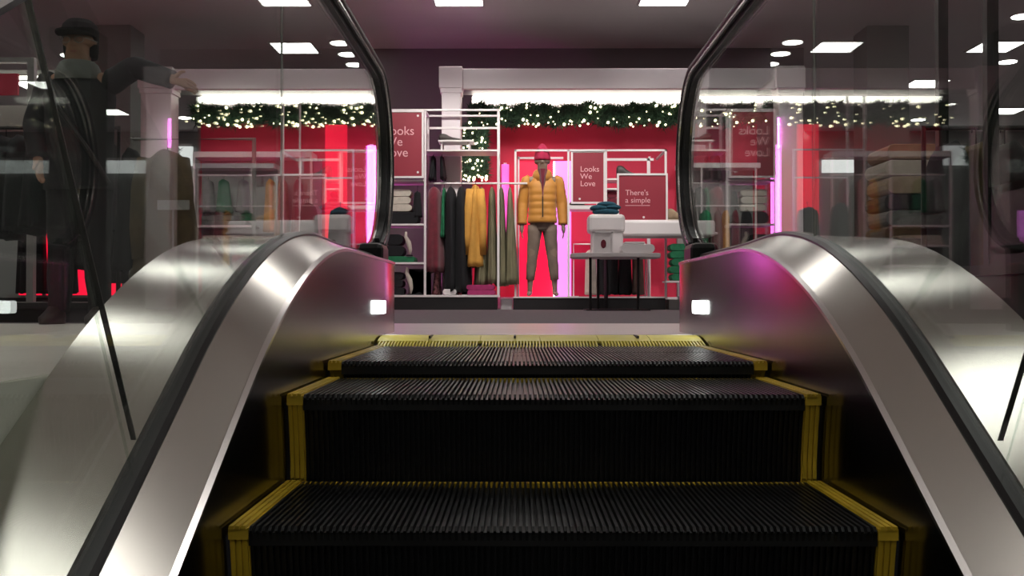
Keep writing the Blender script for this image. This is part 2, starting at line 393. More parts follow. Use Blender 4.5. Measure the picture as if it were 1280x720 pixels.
t = thing('comb_plate', 'yellow toothed comb plate across the top of the escalator steps', 'comb plate', (CX, 3.15, 0))
seg = [(-.500, -.345), (-.343, -.185), (-.183, .0), (.002, .18), (.182, .34), (.342, .500)]
for a, b in seg:
    bm = bmesh.new()
    extr(bm, [(3.15, .006), (3.15, .013), (3.20, .022), (3.27, .027), (3.27, .004)], CX+a, CX+b)
    p = (1-2*SW)/NC; n0 = int((a+.5)/p); x = X0+n0*p+p*.8
    while x < CX+b-.003:
        if x > CX+a: extr(bm, [(3.085, -.004), (3.10, .004), (3.152, .013), (3.152, -.004)], x, x+p*.42)
        x += p
    obj('comb_segment', bm, 'comb', t)
obj('fixing_screw', B((CX-.343, CX-.337, 3.16, 3.265, .02, .0285), (CX-.08, CX-.074, 3.16, 3.265, .02, .0285), (CX+.3, CX+.306, 3.16, 3.265, .02, .0285)), 'joint', t)
o = obj('carrier_plate', B((CX-.50, CX+.50, 3.27, 3.37, 0, .024)), 'comb', t, bevel=.004)
o = obj('landing_plate', B((CX-OUT+.002, CX+OUT-.002, 3.37, 4.9, FZ+.0005, FZ+.006)), 'plate', bevel=.002)
tag(o, 'pale metal floor plate in front of the yellow comb', 'floor plate')

# ------------------------------------------------------------------ pavilions
def pavilion(x0, x1, pillars, label, red0, red1, side='r'):
    t = thing('shop_pavilion', label, 'shop pavilion', ((x0+x1)/2, 12.6, FZ), 'white shop pavilions hung with garlands')
    zf0, zf1 = 2.67, 2.915
    obj('fascia', B((x0+.28, x1, 12.28, 12.36, zf0, zf1)), 'white', t, bevel=.008)
    obj('soffit', B((x0+.1, x1, 12.36, 13.3, 2.80, 2.84)), 'greyframe', t)
    for (a, b) in pillars:
        obj('pillar', B((a+.03, b-.02, 12.22, 12.5, FZ, zf0)), 'white', t, bevel=.01)
        obj('pillar_capital', B((a, b, 12.2, 12.52, zf0, zf1+.01), (a+.015, b-.005, 12.21, 12.51, zf0-.06, zf0)), 'white', t, bevel=.006)
    obj('back_panel', B((red0, red1, 13.3, 13.36, FZ, 2.62)), 'redwall', t)
    obj('upper_panel', B((red0, red1, 13.3, 13.36, 2.62, 2.80)), 'white', t)
    o = obj('light_strip', B((red0, red1, 13.24, 13.29, 2.69, 2.765)), 'led', t); o['label'] = 'long bright strip light under the fascia'  # emission stands in for the uplit wall band above the garland
    return t
pavilion(-.95, 3.45, [(-.95, -.67), (3.08, 3.42)], 'white-framed shop front with red back wall behind the mannequin', -.60, 3.1)
pavilion(-4.55, -1.75, [(-4.56, -4.14)], 'white-framed shop front with red back wall seen through the left glass', -4.14, -1.75)
struct('baseboard_back', B((-.60, 3.1, 13.2, 13.3, FZ, .17)), 'white')
tag(obj('plinth_block', B((-.21, -.07, 12.0, 12.4, FZ, .15)), 'white', bevel=.004), 'small pale block filling the gap between the two black plinths', 'plinth')
struct('wall_red_side', B((-4.2, -4.14, 13.36, 14.4, FZ, 2.7)), 'greywall')

def garland(name_label, areas, n, nb, group):
    """areas: list of (x0, x1, z0, z1)"""
    a0 = areas[0]
    t = thing('garland', name_label, 'garland', ((a0[0]+a0[1])/2, 12.95, a0[3]), group)
    bm = bmesh.new(); tot = sum((a[1]-a[0])*(a[3]-a[2]) for a in areas)
    for (x0, x1, z0, z1) in areas:
        k = int(n*(x1-x0)*(z1-z0)/tot)
        for _ in range(k):
            x = random.uniform(x0, x1); z = random.uniform(z0+.03, z1-.04)+.02*math.sin(x*9)+.02*math.sin(x*23); y = 12.95+random.uniform(-.12, .1)
            c = Vector((x, y, z))
            for q in range(5):
                d = Vector((random.gauss(0, 1), random.gauss(0, .7)-.4, random.gauss(0, 1)+.25)).normalized()
                w = d.cross(Vector((random.random()-.5, 1, random.random()-.5))).normalized()*.007
                L = random.uniform(.06, .13)
                v = [bm.verts.new(c-w), bm.verts.new(c+w), bm.verts.new(c+d*L)]
                bm.faces.new(v)
    o = obj('needles', bm, 'needle', t)
    first = None
    for i in range(nb):
        r = random.uniform(0, tot)
        for a in areas:
            A = (a[1]-a[0])*(a[3]-a[2])
            if r <= A: break
            r -= A
        if random.random() < .35: z = a[2]+random.uniform(-.03, .05)
        else: z = random.uniform(a[2], a[3]-.03)
        x = random.uniform(a[0], a[1])
        rad = random.choice([.008, .011, .014, .02])
        if first is None:
            bm = bmesh.new(); ball(bm, (0, 0, 0), 1, 1); first = obj('fairy_light', bm, 'bulb', t, loc=(0, 0, 0)); c = first
        else:
            c = first.copy(); COL.objects.link(c); c.parent = t
        c.location = Vector((x, 12.82+random.uniform(-.03, .03), z))-Vector(t.location); c.scale = (rad,)*3
garland('green garland with warm lights along the top of the red wall behind the mannequin', [(-.62, 3.1, 2.33, 2.62)], 3000, 98, 'pine garlands with warm lights')
garland('short green garland with lights hanging down beside the white pillar', [(-.72, -.40, 1.66, 2.34)], 1100, 60, 'pine garlands with warm lights')
garland('green garland with lights seen through the left glass above the red wall', [(-4.12, -1.77, 2.33, 2.62)], 1900, 70, 'pine garlands with warm lights')

# ------------------------------------------------------------------ garments
def hang(label, cat, x, y, zt, zb, wt, wb, dy, m, group=None, sleeves=False, seed=0, folds=5, rot=0, name='hanging_garment'):
    """a garment on a hanger; wt / wb = widths across the view at shoulders / hem"""
    rnd = random.Random(seed)
    t = thing(name, label, cat, (x, y, zb), group)
    bm = bmesh.new(); n = 28; rings = []; H = zt-zb
    ph = rnd.random()*6
    for k in range(17):
        q = 0 if k == 0 else .03 if k == 1 else .07 if k == 2 else (k-2)/14
        if q < .12: w = wt*(.55+.45*(q/.12)**.5)
        else: w = wt+(wb-wt)*((q-.12)/.88)
        d = dy*(.5+.5*min(1, q/.12))*(1+.08*q)
        ring = []
        for i in range(n):
            a = 2*PI*i/n
            f = 1+(.02+.11*q)*math.sin(folds*a+ph+q*1.2)+.03*q*math.sin(3*a+ph*2)
            X = w/2*math.cos(a)*f; Y = d/2*math.sin(a)*f
            ring.append((x+X*math.cos(rot)-Y*math.sin(rot)+.02*q*math.sin(ph), y+X*math.sin(rot)+Y*math.cos(rot), zt-H*q-(.02*abs(math.cos(a)) if k < 2 else 0)+.012*math.sin(i*1.7+ph)*(1 if q == 1 else 0)))
        rings.append(ring)
    loft(bm, rings); obj('garment_body', bm, m, t, smooth=True)
    if sleeves:
        for s in (-1, 1):
            bm = bmesh.new()
            px = x+s*wt*.42*math.cos(rot); py = y-dy*.28*1+s*wt*.42*math.sin(rot)
            tube(bm, [(px, py, zt-.06), (px+s*.02, py-.02, zt-H*.3), (px+s*.035, py-.03, zt-H*.62), (px+s*.03, py-.02, zt-H*.86)], [.05, .055, .045, .04], 12)
            obj('sleeve', bm, m, t, smooth=True)
    bm = bmesh.new()
    hk = [(x, y, zt-.03), (x, y, zt+.03)]+[(x, y+.02-.02*math.cos(R(a)), zt+.045+.02*math.sin(R(a))) for a in range(0, 200, 30)]
    tube(bm, hk, .003, 6); obj('hanger', bm, 'blackmetal', t)
    return t
def folded(label, cat, x0, x1, y0, y1, z0, z1, m, layers=3, group=None, seed=0, name='folded_clothes'):
    """one folded garment with rounded fold edges"""
    bm = bmesh.new(); rnd = random.Random(seed); h = (z1-z0)/layers
    for k in range(layers):
        a = z0+h*k; e = [rnd.uniform(-.012, .012) for _ in range(2)]
        prof = []
        r = h/2*.96
        for i in range(7): prof.append((x0+e[0]+r*.9-r*.9*math.sin(PI*i/6), a+r-r*math.cos(PI*i/6)))
        for i in range(7): prof.append((x1+e[1]-r*.9+r*.9*math.sin(PI*i/6), a+r+r*math.cos(PI*i/6)))
        extr(bm, prof, y0, y1, 'y')
    return tag(obj(name, bm, m, smooth=False, bevel=.005), label, cat, group)
def shoe(label, x, y, z, L, H, m, rot=0, group=None, name='shoe'):
    t = thing(name, label, 'shoe', (x, y, z), group)
    c, s_ = math.cos(rot), math.sin(rot)
    def W(a, b, zz): return (x+a*c-b*s_, y+a*s_+b*c, z+zz)
    prof = [(0, .40, .8), (.06, .46, .98), (.2, .44, 1), (.32, .42, .9), (.45, .44, .68), (.62, .47, .48), (.8, .46, .38), (.94, .36, .3), (1, .18, .22)]
    bm = bmesh.new(); rings = []
    for (q, w, h) in prof:
        w *= L*.36; ring = []
        for k in range(12):
            a = 2*PI*k/12; ring.append(W(q*L-L/2, w*.9*math.cos(a), H*.14+max(0, H*h*(.5+.5*math.sin(a)))*.86))
        rings.append(ring)
    loft(bm, rings); obj('upper', bm, m, t, smooth=True)
    bm = bmesh.new(); pts = [(-L/2-.004, -.13), (-L/2+.02*L, -.16), (0, -.13), (.3*L, -.19), (.46*L, -.12), (.51*L, 0)]
    out = [(a, b*L) for a, b in pts]+[(a, -b*L) for a, b in pts[::-1][1:]]
    A = [bm.verts.new(W(a, b, 0)) for a, b in out]; Bv = [bm.verts.new(W(a, b, H*.16)) for a, b in out]
    for i in range(len(out)): j = (i+1) % len(out); bm.faces.new((A[i], A[j], Bv[j], Bv[i]))
    bm.faces.new(A[::-1]); bm.faces.new(Bv); obj('sole', bm, 'cream' if m != 'shoe' else 'black', t)
    return t

# ------------------------------------------------------------------ clothing display left of the mannequin
def fr(t, name, x0, x1, y0, y1, z0, z1, m='whitemetal'): return obj(name, B((x0, x1, y0, y1, z0, z1)), m, t, bevel=.002)
RY = 11.8; YB = 12.2
xl, xm, xr = -1.63, -1.09, -.245
t = thing('display_rack', 'white metal clothes rack with open shelves on a black plinth, left of the mannequin', 'clothes rack', ((xl+xr)/2, 12.0, FZ))
o = fr(t, 'plinth', xl, xr-.0, RY-.05, YB+.02, FZ, .165, 'black'); o['label'] = 'black plinth'
fr(t, 'bottom_shelf', xl, xr+.03, RY-.06, YB+.03, .165, .19)
for x in (xl, xm, xr):
    for y in (RY, YB-.025):
        fr(t, 'post', x, x+.027, y-.012, y+.013, .19, 2.33)
for z in (2.315,):
    for y in (RY, YB-.025): fr(t, 'top_bar', xl, xr+.027, y-.012, y+.013, z, z+.022)
for x in (xm, xr):
    fr(t, 'side_bar', x, x+.025, RY, YB, 2.315, 2.337); fr(t, 'side_bar', x, x+.025, RY, YB, 1.85, 1.87)
fr(t, 'cross_bar', xm+.027, xr, RY+.2, RY+.222, 2.14, 2.165)
for z, name in ((1.85, 'shelf'), ):
    fr(t, name, xm+.03, xr, RY, YB, z, z+.02)
for z in (1.50, .99, .545): fr(t, 'shelf', xl+.02, xm, RY-.01, YB, z, z+.022)
fr(t, 'shoe_tray', -.93, -.52, RY+.02, YB-.1, 1.965, 1.985); fr(t, 'tray_bracket', -.90, -.88, RY+.05, YB-.1, 1.87, 1.965); fr(t, 'tray_bracket', -.58, -.56, RY+.05, YB-.1, 1.87, 1.965)
bm = bmesh.new(); tube(bm, [(xm+.02, 12.0, 1.50), (xr+.35, 12.0, 1.50)], .012, 10); obj('hanging_rail', bm, 'whitemetal', t)
shoe('dark low shoe on the small tray near the top of the white rack', -.80, 12.0, 1.986, .26, .10, 'shoe')
G = 'garments hanging in the white rack'
zt = 1.455
hang('burgundy knitted dress hanging at the left end of the white rack', 'dress', -.985, 12.0, zt, .46, .17, .22, .4, 'burgundy', G, seed=1)
hang('sliver of green garment hanging beside the burgundy dress', 'garment', -.872, 12.05, zt, .86, .05, .07, .38, 'greenc', G, seed=2)
hang('long black garment hanging in the middle of the white rack, left one', 'coat', -.79, 12.0, zt, .235, .13, .17, .42, 'blackc', G, seed=3)
hang('long black garment hanging in the middle of the white rack, right one', 'coat', -.665, 11.98, zt, .22, .13, .2, .42, 'blackc', G, seed=4)
hang('mustard yellow jacket hanging with its sleeve forward in the white rack', 'jacket', -.50, 11.95, zt+.02, .52, .13, .24, .34, 'mustard', G, sleeves=True, seed=5)
for i, (x, w0, w1, lab) in enumerate([(-.43, .08, .16, 'olive pleated skirt hanging behind the mustard jacket'), (-.32, .08, .14, 'olive striped long garment hanging just inside the right post of the rack'),
                     (-.22, .07, .15, 'olive striped long garment hanging at the right post of the rack'), (-.13, .06, .17, 'outermost olive long garment flaring past the right post of the rack')]):
    hang(lab, 'skirt', x+.02*i*.5, 12.02, zt, .30+.02*(i % 2), w0, w1, .36, 'olive', G, seed=10+i, folds=9)
hang('small dark top hanging above the burgundy dress', 'garment', -1.0, 12.05, 1.83, 1.54, .06, .09, .3, 'blackc', seed=20)
hang('second small dark top hanging beside the white pillar, above the rail', 'garment', -.9, 12.05, 1.83, 1.56, .05, .07, .3, 'blackc', seed=21)
hang('floral pink garment hanging low below the burgundy dress', 'dress', -.955, 12.1, .50, .20, .07, .11, .2, 'floral', seed=22)
folded('white folded box cloth on the bottom shelf between floral and black garments', 'folded clothes', -.88, -.72, 11.78, 11.95, .191, .26, 'boxwhite', 1)
folded('magenta folded cloth on the bottom shelf under the mustard jacket', 'folded clothes', -.60, -.27, 11.8, 12.1, .191, .31, 'magenta', 2)
folded('white paper edge beside the magenta cloth on the bottom shelf', 'folded clothes', -.66, -.615, 11.8, 12.0, .191, .27, 'boxwhite', 1)
# left shelves
folded('cream folded sweater pile on the upper left shelf of the rack', 'folded clothes', -1.55, -1.24, 11.85, 12.12, 1.16, 1.42, 'cream', 3)
hang('black scarf hanging over the edge of the upper left shelf', 'scarf', -1.17, 11.86, 1.40, 1.10, .07, .12, .08, 'blackc', seed=30, name='hanging_scarf')
folded('black folded knit under the cream sweaters on the left shelf', 'folded clothes', -1.57, -1.16, 11.82, 12.12, 1.013, 1.155, 'blackc', 1)
folded('dark green folded knit on the lower left shelf', 'folded clothes', -1.57, -1.20, 11.82, 12.12, .568, .64, 'greenc', 1)
folded('black folded clothes stacked on the dark green knit', 'folded clothes', -1.56, -1.33, 11.85, 12.12, .642, .90, 'blackc', 2)
def figurine(label, x, y, z, h):
    t = thing('display_hook', label, 'display hook', (x, y, z)); bm = bmesh.new()
    tube(bm, [(x-.03, y, z+h), (x-.035, y, z+h*.8), (x, y, z+h*.55), (x+.02, y, z+h*.25), (x+.01, y, z+.01)], [.012, .02, .03, .022, .012], 10); obj('strap', bm, 'cream', t, smooth=True)
    bm = bmesh.new(); tube(bm, [(x+.01, y, z), (x+.01, y, z+.012)], .04, 12); obj('base', bm, 'blackmetal', t)
figurine('pale twisted strap stand on the middle left shelf of the rack', -1.27, 11.84, .568 if False else .642, .28)
figurine('pale twisted strap stand on the bottom left shelf of the rack', -1.26, 11.86, .191, .32)
folded('black folded trousers on the bottom left shelf', 'folded clothes', -1.57, -1.33, 11.86, 12.12, .191, .46, 'blackc', 3)
folded('black boxy bag at the right end of the bottom left shelf', 'bag', -1.21, -1.105, 11.86, 12.12, .191, .5, 'blackc', 1)

def sign(label, x0, x1, y, z0, z1, lines, size, tx, tz, lead, dots=(), stand=False, small=None, frame=True, floor=None):
    t = thing('sign_board', label, 'sign', ((x0+x1)/2, y, z0 if floor is None else floor), 'dark red shop signs')
    obj('board', B((x0, x1, y, y+.012, z0, z1)), 'sign', t)
    for i, ln in enumerate(lines):
        cu = bpy.data.curves.new('lettering', 'FONT'); cu.body = ln; cu.size = size*.92; cu.extrude = .001
        tmp = bpy.data.objects.new('lettering', cu); me = bpy.data.meshes.new_from_object(tmp); bpy.data.objects.remove(tmp)
        o = bpy.data.objects.new('lettering', me); COL.objects.link(o); o.parent = t
        o.location = Vector((tx, y-.003, tz-lead*i))-Vector(t.location); o.rotation_euler = (PI/2, 0, 0); me.materials.append(M['ink'])
    if small:
        obj('rule_line', B((tx, tx+small[0], y-.003, y, small[1], small[1]+.006)), 'ink', t)
    for (dx, dz) in dots:
        bm = bmesh.new(); tube(bm, [(dx, y-.004, dz), (dx, y, dz)], .013, 10); obj('fixing_stud', bm, 'whitemetal', t)
    if frame:
        w = .022
        obj('frame', B((x0-w, x0, y-.008, y+.02, z0-w, z1+w), (x1, x1+w, y-.008, y+.02, z0-w, z1+w), (x0, x1, y-.008, y+.02, z1, z1+w), (x0, x1, y-.008, y+.02, z0-w, z0)), 'whitemetal', t)
    if stand:
        obj('stand_post', B((x0-.02, x0, y+.02, y+.04, floor, z0), (x1, x1+.02, y+.02, y+.04, floor, z0)), 'whitemetal', t)
    return t
sign('dark red sign reading Looks We Love above the left shelves, partly behind the handrail', -1.60, -1.11, 11.74, 1.555, 2.29, ['Looks', 'We', 'Love'], .155, -1.545, 2.03, .125, [(-1.155, 2.25), (-1.155, 1.60)])
sign('dark red sign reading Looks We Love beside the pink light panel', .64, 1.0, 12.02, 1.285, 1.865, ['Looks', 'We', 'Love'], .10, .725, 1.64, .085, [(.72, 1.32)])
sign('square dark red sign in a white frame above the teal knitwear', 1.14, 1.67, 11.6, 1.04, 1.545, ["There's", 'a simple'], .095, 1.21, 1.32, .085, [(1.42, 1.07)], small=(.28, 1.20), stand=True, floor=.9)

# ------------------------------------------------------------------ mannequin display
t = thing('mannequin_display', 'white framed display bay on a black plinth with glowing red and pink panels', 'display bay', (.85, 12.3, FZ))
o = obj('plinth', B((-.06, 1.70, 11.85, 12.95, FZ, .155)), 'black', t, bevel=.004); o['label'] = 'black plinth'
o = obj('plinth_top', B((-.06, 1.72, 11.84, 12.95, .155, .172)), 'whitemetal', t)
for x in (-.047, .575, 1.015, 1.715):
    obj('post', B((x, x+.025, 12.0, 12.025, .172, 1.90)), 'whitemetal', t)
obj('top_bar', B((-.047, 1.74, 12.0, 12.025, 1.878, 1.90)), 'whitemetal', t)
for x in (-.01, .97, 1.62): obj('rear_post', B((x, x+.024, 12.75, 12.775, .172, 1.92)), 'whitemetal', t)
obj('rear_bar', B((-.01, .56, 12.75, 12.775, 1.89, 1.915)), 'whitemetal', t)
obj('rear_bar', B((1.02, 1.64, 12.4, 12.43, 1.82, 1.85)), 'whitemetal', t); obj('rear_post', B((1.56, 1.59, 12.4, 12.43, .172, 1.85)), 'whitemetal', t)
obj('side_bar', B((1.715, 1.74, 12.0, 12.775, 1.878, 1.90)), 'whitemetal', t)
obj('shelf', B((1.02, 1.715, 12.05, 12.4, 1.545, 1.565)), 'whitemetal', t); obj('shelf', B((1.02, 1.2, 12.05, 12.4, 1.43, 1.45)), 'whitemetal', t)
obj('shelf', B((.6, 1.02, 12.03, 12.4, 1.20, 1.25)), 'whitemetal', t)
o = obj('red_light_panel', B((.005, .43, 12.80, 12.83, .175, 1.87)), 'redglow', t); o['label'] = 'glowing red panel'
o = obj('pink_light_panel', B((.46, .66, 12.80, 12.83, .175, 1.87)), 'pinkglow', t); o['label'] = 'glowing pink panel'
o = obj('neon_tube', B((.435, .455, 12.77, 12.79, .175, 1.86)), 'whiteneon', t); o['label'] = 'bright white-pink neon line'
def neon(label, x, y, z0, z1, r=.012, m='neon'):
    t = thing('neon_tube', label, 'neon light', (x, y, z0), 'pink neon tubes'); bm = bmesh.new()
    tube(bm, [(x, y, z0+.02), (x, y, z1-.02)], r, 10); obj('tube', bm, m, t, smooth=True)
    obj('end_fitting', B((x-.02, x+.02, y-.02, y+.02, z0, z0+.02)), 'whitemetal', t); obj('end_fitting', B((x-.02, x+.02, y-.02, y+.02, z1-.02, z1)), 'whitemetal', t)
M['neondim'] = mat('pink_neon_soft', (.9, .3, .9), .5, emit=(1, .04, .45), estr=.5)  # dim emission painting the soft magenta glow seen on the red wall
neon('soft magenta neon tube on the red wall between rack and mannequin', -.17, 13.2, FZ+.8, 1.90, .05, 'neondim')
neon('pink neon tube seen through the left glass next to the black handrail', PX(464, 12.4), 12.4, FZ+.5, PZ(180, 12.4), .055)
neon('tall pink neon tube at the right pillar of the shop front', 3.095, 12.185, 1.93, 2.32, .012)
shoe('dark ankle boot on the shelf behind the square red sign', 1.30, 12.2, 1.566, .26, .17, 'shoe')
folded('dark maroon folded garment between the two red signs', 'folded clothes', 1.04, 1.18, 12.1, 12.3, 1.26, 1.42, 'burgundy', 2)

# ---- bodies
def skin_body(name, verts, edges, m, parent, root, sub=2):
    """verts: name -> (x, y, z, rx, ry)"""
    keys = list(verts); me = bpy.data.meshes.new(name)
    me.from_pydata([verts[k][:3] for k in keys], [(keys.index(a), keys.index(b)) for a, b in edges], [])
    o = bpy.data.objects.new(name, me); COL.objects.link(o); o.parent = parent; me.materials.append(M[m])
    sk = o.modifiers.new('skin', 'SKIN'); sk.use_smooth_shade = True
    sv = me.skin_vertices[0].data
    for i, k in enumerate(keys):
        sv[i].radius = (verts[k][3], verts[k][4] if len(verts[k]) > 4 else verts[k][3]); sv[i].use_root = (k == root)
    ss = o.modifiers.new('sub', 'SUBSURF'); ss.levels = sub; ss.render_levels = sub
    return o
def human(t, H, m, armL, armR, legs=None, hands=True, face='-y'):
    """body of height H standing at the origin of t, facing -y; armL/armR = list of shoulder, elbow, wrist points (fractions of H)"""
    V = {}
    def a(k, x, y, z, r, r2=None): V[k] = (x*H, y*H, z*H, r*H, (r2 or r)*H)
    E = []
    a('pel', 0, 0, .52, .068, .052); a('wst', 0, 0, .60, .068, .055); a('ch', 0, 0, .70, .085, .06); a('up', 0, 0, .79, .07, .05)
    a('nk', 0, 0, .845, .032); a('jaw', 0, -.012, .885, .036, .042); a('hd', 0, -.004, .93, .046, .056); a('tp', 0, .002, .975, .038, .045)
    a('nose', 0, -.066, .915, .006); a('chin', 0, -.040, .878, .014)
    E += [('pel', 'wst'), ('wst', 'ch'), ('ch', 'up'), ('up', 'nk'), ('nk', 'jaw'), ('jaw', 'hd'), ('hd', 'tp'), ('hd', 'nose'), ('jaw', 'chin')]
    for s, arm, n in ((-1, armL, 'L'), (1, armR, 'R')):
        a('er'+n, s*.056, .004, .925, .008); E.append(('hd', 'er'+n))
        (sx, sy, sz), (ex, ey, ez), (wx, wy, wz) = arm
        a('sh'+n, sx, sy, sz, .034); a('el'+n, ex, ey, ez, .025); a('fa'+n, (ex*.6+wx*.4), (ey*.6+wy*.4), (ez*.6+wz*.4), .023); a('wr'+n, wx, wy, wz, .015)
        E += [('up', 'sh'+n), ('sh'+n, 'el'+n), ('el'+n, 'fa'+n), ('fa'+n, 'wr'+n)]
        d = Vector((wx-ex, wy-ey, wz-ez)).normalized()
        pm = Vector((wx, wy, wz))+d*.045
        a('pm'+n, *pm, .019, .012); E.append(('wr'+n, 'pm'+n))
        if hands:
            side = Vector((0, -1, 0)) if abs(d.z) > .6 else Vector((0, -.4, .9)); curl = Vector((-s, 0, -.2)).normalized()*.25 if abs(d.z) > .6 else Vector((0, 0, -.3))
            for q in range(4):
                off = side*(.016-.0105*q); L = (.040, .046, .043, .034)[q]
                b0 = pm+d*.012+off; b1 = b0+(d+curl*.4).normalized()*L*.5; b2 = b1+(d+curl*1.6).normalized()*L*.5
                a(f'f{n}{q}a', *b0, .006); a(f'f{n}{q}b', *b1, .0052); a(f'f{n}{q}c', *b2, .0045)
                E += [('pm'+n, f'f{n}{q}a'), (f'f{n}{q}a', f'f{n}{q}b'), (f'f{n}{q}b', f'f{n}{q}c')]
            b0 = Vector((wx, wy, wz))+d*.022+side*.02; b1 = b0+(d+side).normalized()*.02; b2 = b1+(d+side*.4).normalized()*.018
            a(f't{n}a', *b0, .0075); a(f't{n}b', *b1, .006); a(f't{n}c', *b2, .005)
            E += [('wr'+n, f't{n}a'), (f't{n}a', f't{n}b'), (f't{n}b', f't{n}c')]
        lx = s*(legs or .06)
        a('hp'+n, s*.050, 0, .49, .048); a('kn'+n, lx*.95, -.005, .28, .032); a('cf'+n, lx*1.05, .008, .20, .031); a('an'+n, lx*1.15, .01, .05, .018)
        a('hl'+n, lx*1.15, .012, .022, .02); a('to'+n, lx*1.3, -.085, .014, .014)
        E += [('pel', 'hp'+n), ('hp'+n, 'kn'+n), ('kn'+n, 'cf'+n), ('cf'+n, 'an'+n), ('an'+n, 'hl'+n), ('hl'+n, 'to'+n)]
    return skin_body('body', V, E, m, t, 'pel')
def ell(cx, cy, z, rx, ry, n=24, sq=1.0):
    return [(cx+rx*math.copysign(abs(math.cos(2*PI*i/n))**sq, math.cos(2*PI*i/n)), cy+ry*math.copysign(abs(math.sin(2*PI*i/n))**sq, math.sin(2*PI*i/n)), z) for i in range(n)]
def pants(t, H, m, hem, leg=.06, wide=1.0):
    bm = bmesh.new()
    loft(bm, [ell(0, 0, z*H, rx*H, ry*H) for z, rx, ry in ((.60, .082, .062), (.55, .086, .064), (.50, .086, .058), (.47, .080, .053), (.45, .066, .043))])
    for s in (-1, 1):
        pts = []; rr = []
        for q in range(9):
            z = .49+(hem-.49)*q/8; x = s*(.048+(leg*1.12-.048)*q/8)
            pts.append((x*H, (.004*math.sin(q*2)+.003)*H, z*H)); rr.append(H*wide*(.0535-.016*min(1, q/4.5)-.007*max(0, q-4.5)/3.5+.0015*math.sin(q*2.3)))
        tube(bm, pts, rr, 16)
    obj('trousers', bm, m, t, smooth=True, loc=(0, 0, 0))
def jacket(t, H, m, armL, armR, z0, puffy=.006, quilts=6, open_=True, hood=None, slim=1.0):
    bm = bmesh.new(); rings = []
    zs = 40
    for k in range(zs+1):
        q = k/zs; z = z0+(.835-z0)*q
        if q < .72: rx, ry = .100-.006*math.sin(q*4), .080
        else:
            u = (q-.72)/.28; rx = .100+.012*math.sin(u*PI*.5)*(1-u)-.062*u**2.2; ry = .080-.035*u
        pf = puffy*abs(math.sin(q*quilts*PI))**.6
        rings.append(ell(0, 0, z*H, (rx+pf)*H*slim, (ry+pf)*H, 28, .85))
    loft(bm, rings); obj('jacket', bm, m, t, smooth=True, loc=(0, 0, 0))
    for arm in (armL, armR):
        pts = []; rr = []; P = [Vector(p) for p in arm]; s = -1 if P[0].x < 0 else 1
        P0 = P[0]+Vector((-s*.03, 0, .005)); path = []
        for q in range(25):
            u = q/24
            p = P0.lerp(P[0], u*8) if u < .125 else (P[0].lerp(P[1], (u-.125)/.4) if u < .525 else P[1].lerp(P[2], (u-.525)/.475))
            path.append(p*H); rr.append(H*min(1, .55+u*4)*((.042-.012*u)+puffy*.8*abs(math.sin(u*quilts*PI*1.1))**.6))
        bm = bmesh.new(); tube(bm, path, rr, 16); obj('sleeve', bm, m, t, smooth=True, loc=(0, 0, 0))
H = 1.72
mx = PX(678, 12.1)
t = thing('mannequin', 'standing mannequin in mustard puffer jacket, taupe trousers and raspberry beanie', 'mannequin', (mx, 12.1, .173))
aL = [(-.105, 0, .795), (-.135, .012, .64), (-.140, -.012, .495)]; aR = [(.105, 0, .795), (.135, .012, .64), (.142, -.012, .495)]
human(t, H, 'manskin', aL, aR, .075)
pants(t, H, 'taupe', .115, .075)
jacket(t, H, 'puffer', aL, aR, .505, .0055, 7, slim=.98)
bm = bmesh.new(); loft(bm, [ell(0, -.012*H, z*H, rx*H, ry*H, 20) for z, rx, ry in ((.79, .064, .060), (.825, .070, .064), (.855, .062, .058), (.868, .05, .048))]); obj('collar', bm, 'puffer', t, smooth=True, loc=(0, 0, 0))
bm = bmesh.new(); loft(bm, [[((x*w)*H, (y)*H, z*H) for x, y in ((-.03, -.06), (-.012, -.098), (.012, -.098), (.03, -.06))] for z, w in ((.66, .08), (.73, .35), (.80, .8), (.868, 1.15))]); obj('knit_scarf', bm, 'burgundy', t, loc=(0, 0, 0))
bm = B((-.004*H, .004*H, -.096*H, -.083*H, .54*H, .68*H)); obj('zip', bm, 'black', t, loc=(0, 0, 0))
bm = bmesh.new(); loft(bm, [ell(0, -.003*H, z*H, rx*H, rx*1.12*H, 20) for z, rx in ((.935, .054), (.95, .0565), (.965, .054), (.985, .050), (1.01, .040), (1.035, .024), (1.05, .010))]); obj('beanie', bm, 'beanie', t, smooth=True, loc=(0, 0, 0))

# ------------------------------------------------------------------ tables in front and right of the mannequin
t = thing('display_table', 'round-edged white table on thin black legs right of the mannequin', 'table', (1.04, 11.1, FZ))
bm = bmesh.new(); pr = [(1.045+.485*math.copysign(abs(math.cos(a))**.6, math.cos(a)), 11.1+.34*math.copysign(abs(math.sin(a))**.6, math.sin(a))) for a in [2*PI*k/32 for k in range(32)]]
extr(bm, pr, .585, .632, 'z'); obj('tabletop', bm, 'boxwhite', t, bevel=.006)
for (x, y) in ((.77, 10.95), (.88, 11.3), (1.28, 10.95), (1.32, 11.3)):
    bm = bmesh.new(); tube(bm, [(x, y, FZ), (x, y, .586)], .015, 10); obj('leg', bm, 'blackmetal', t)
obj('foot_plate', B((.72, 1.4, 10.86, 11.4, FZ, FZ+.014)), 'black', t)
t = thing('acrylic_sign_holder', 'small white upright frame with a pink picture on the white table', 'picture frame', (.90, 10.9, .632))
obj('frame', B((.80, .822, 10.88, 10.91, .632, .86), (.985, 1.007, 10.88, 10.91, .632, .86), (.80, 1.007, 10.88, 10.91, .845, .867), (.822, .985, 10.893, 10.9, .632, .845)), 'boxwhite', t)
bm = bmesh.new(); ball(bm, (.905, 10.89, .73), .03, 2, (1, .1, 1.6)); obj('picture', bm, 'burgundy', t, smooth=True)
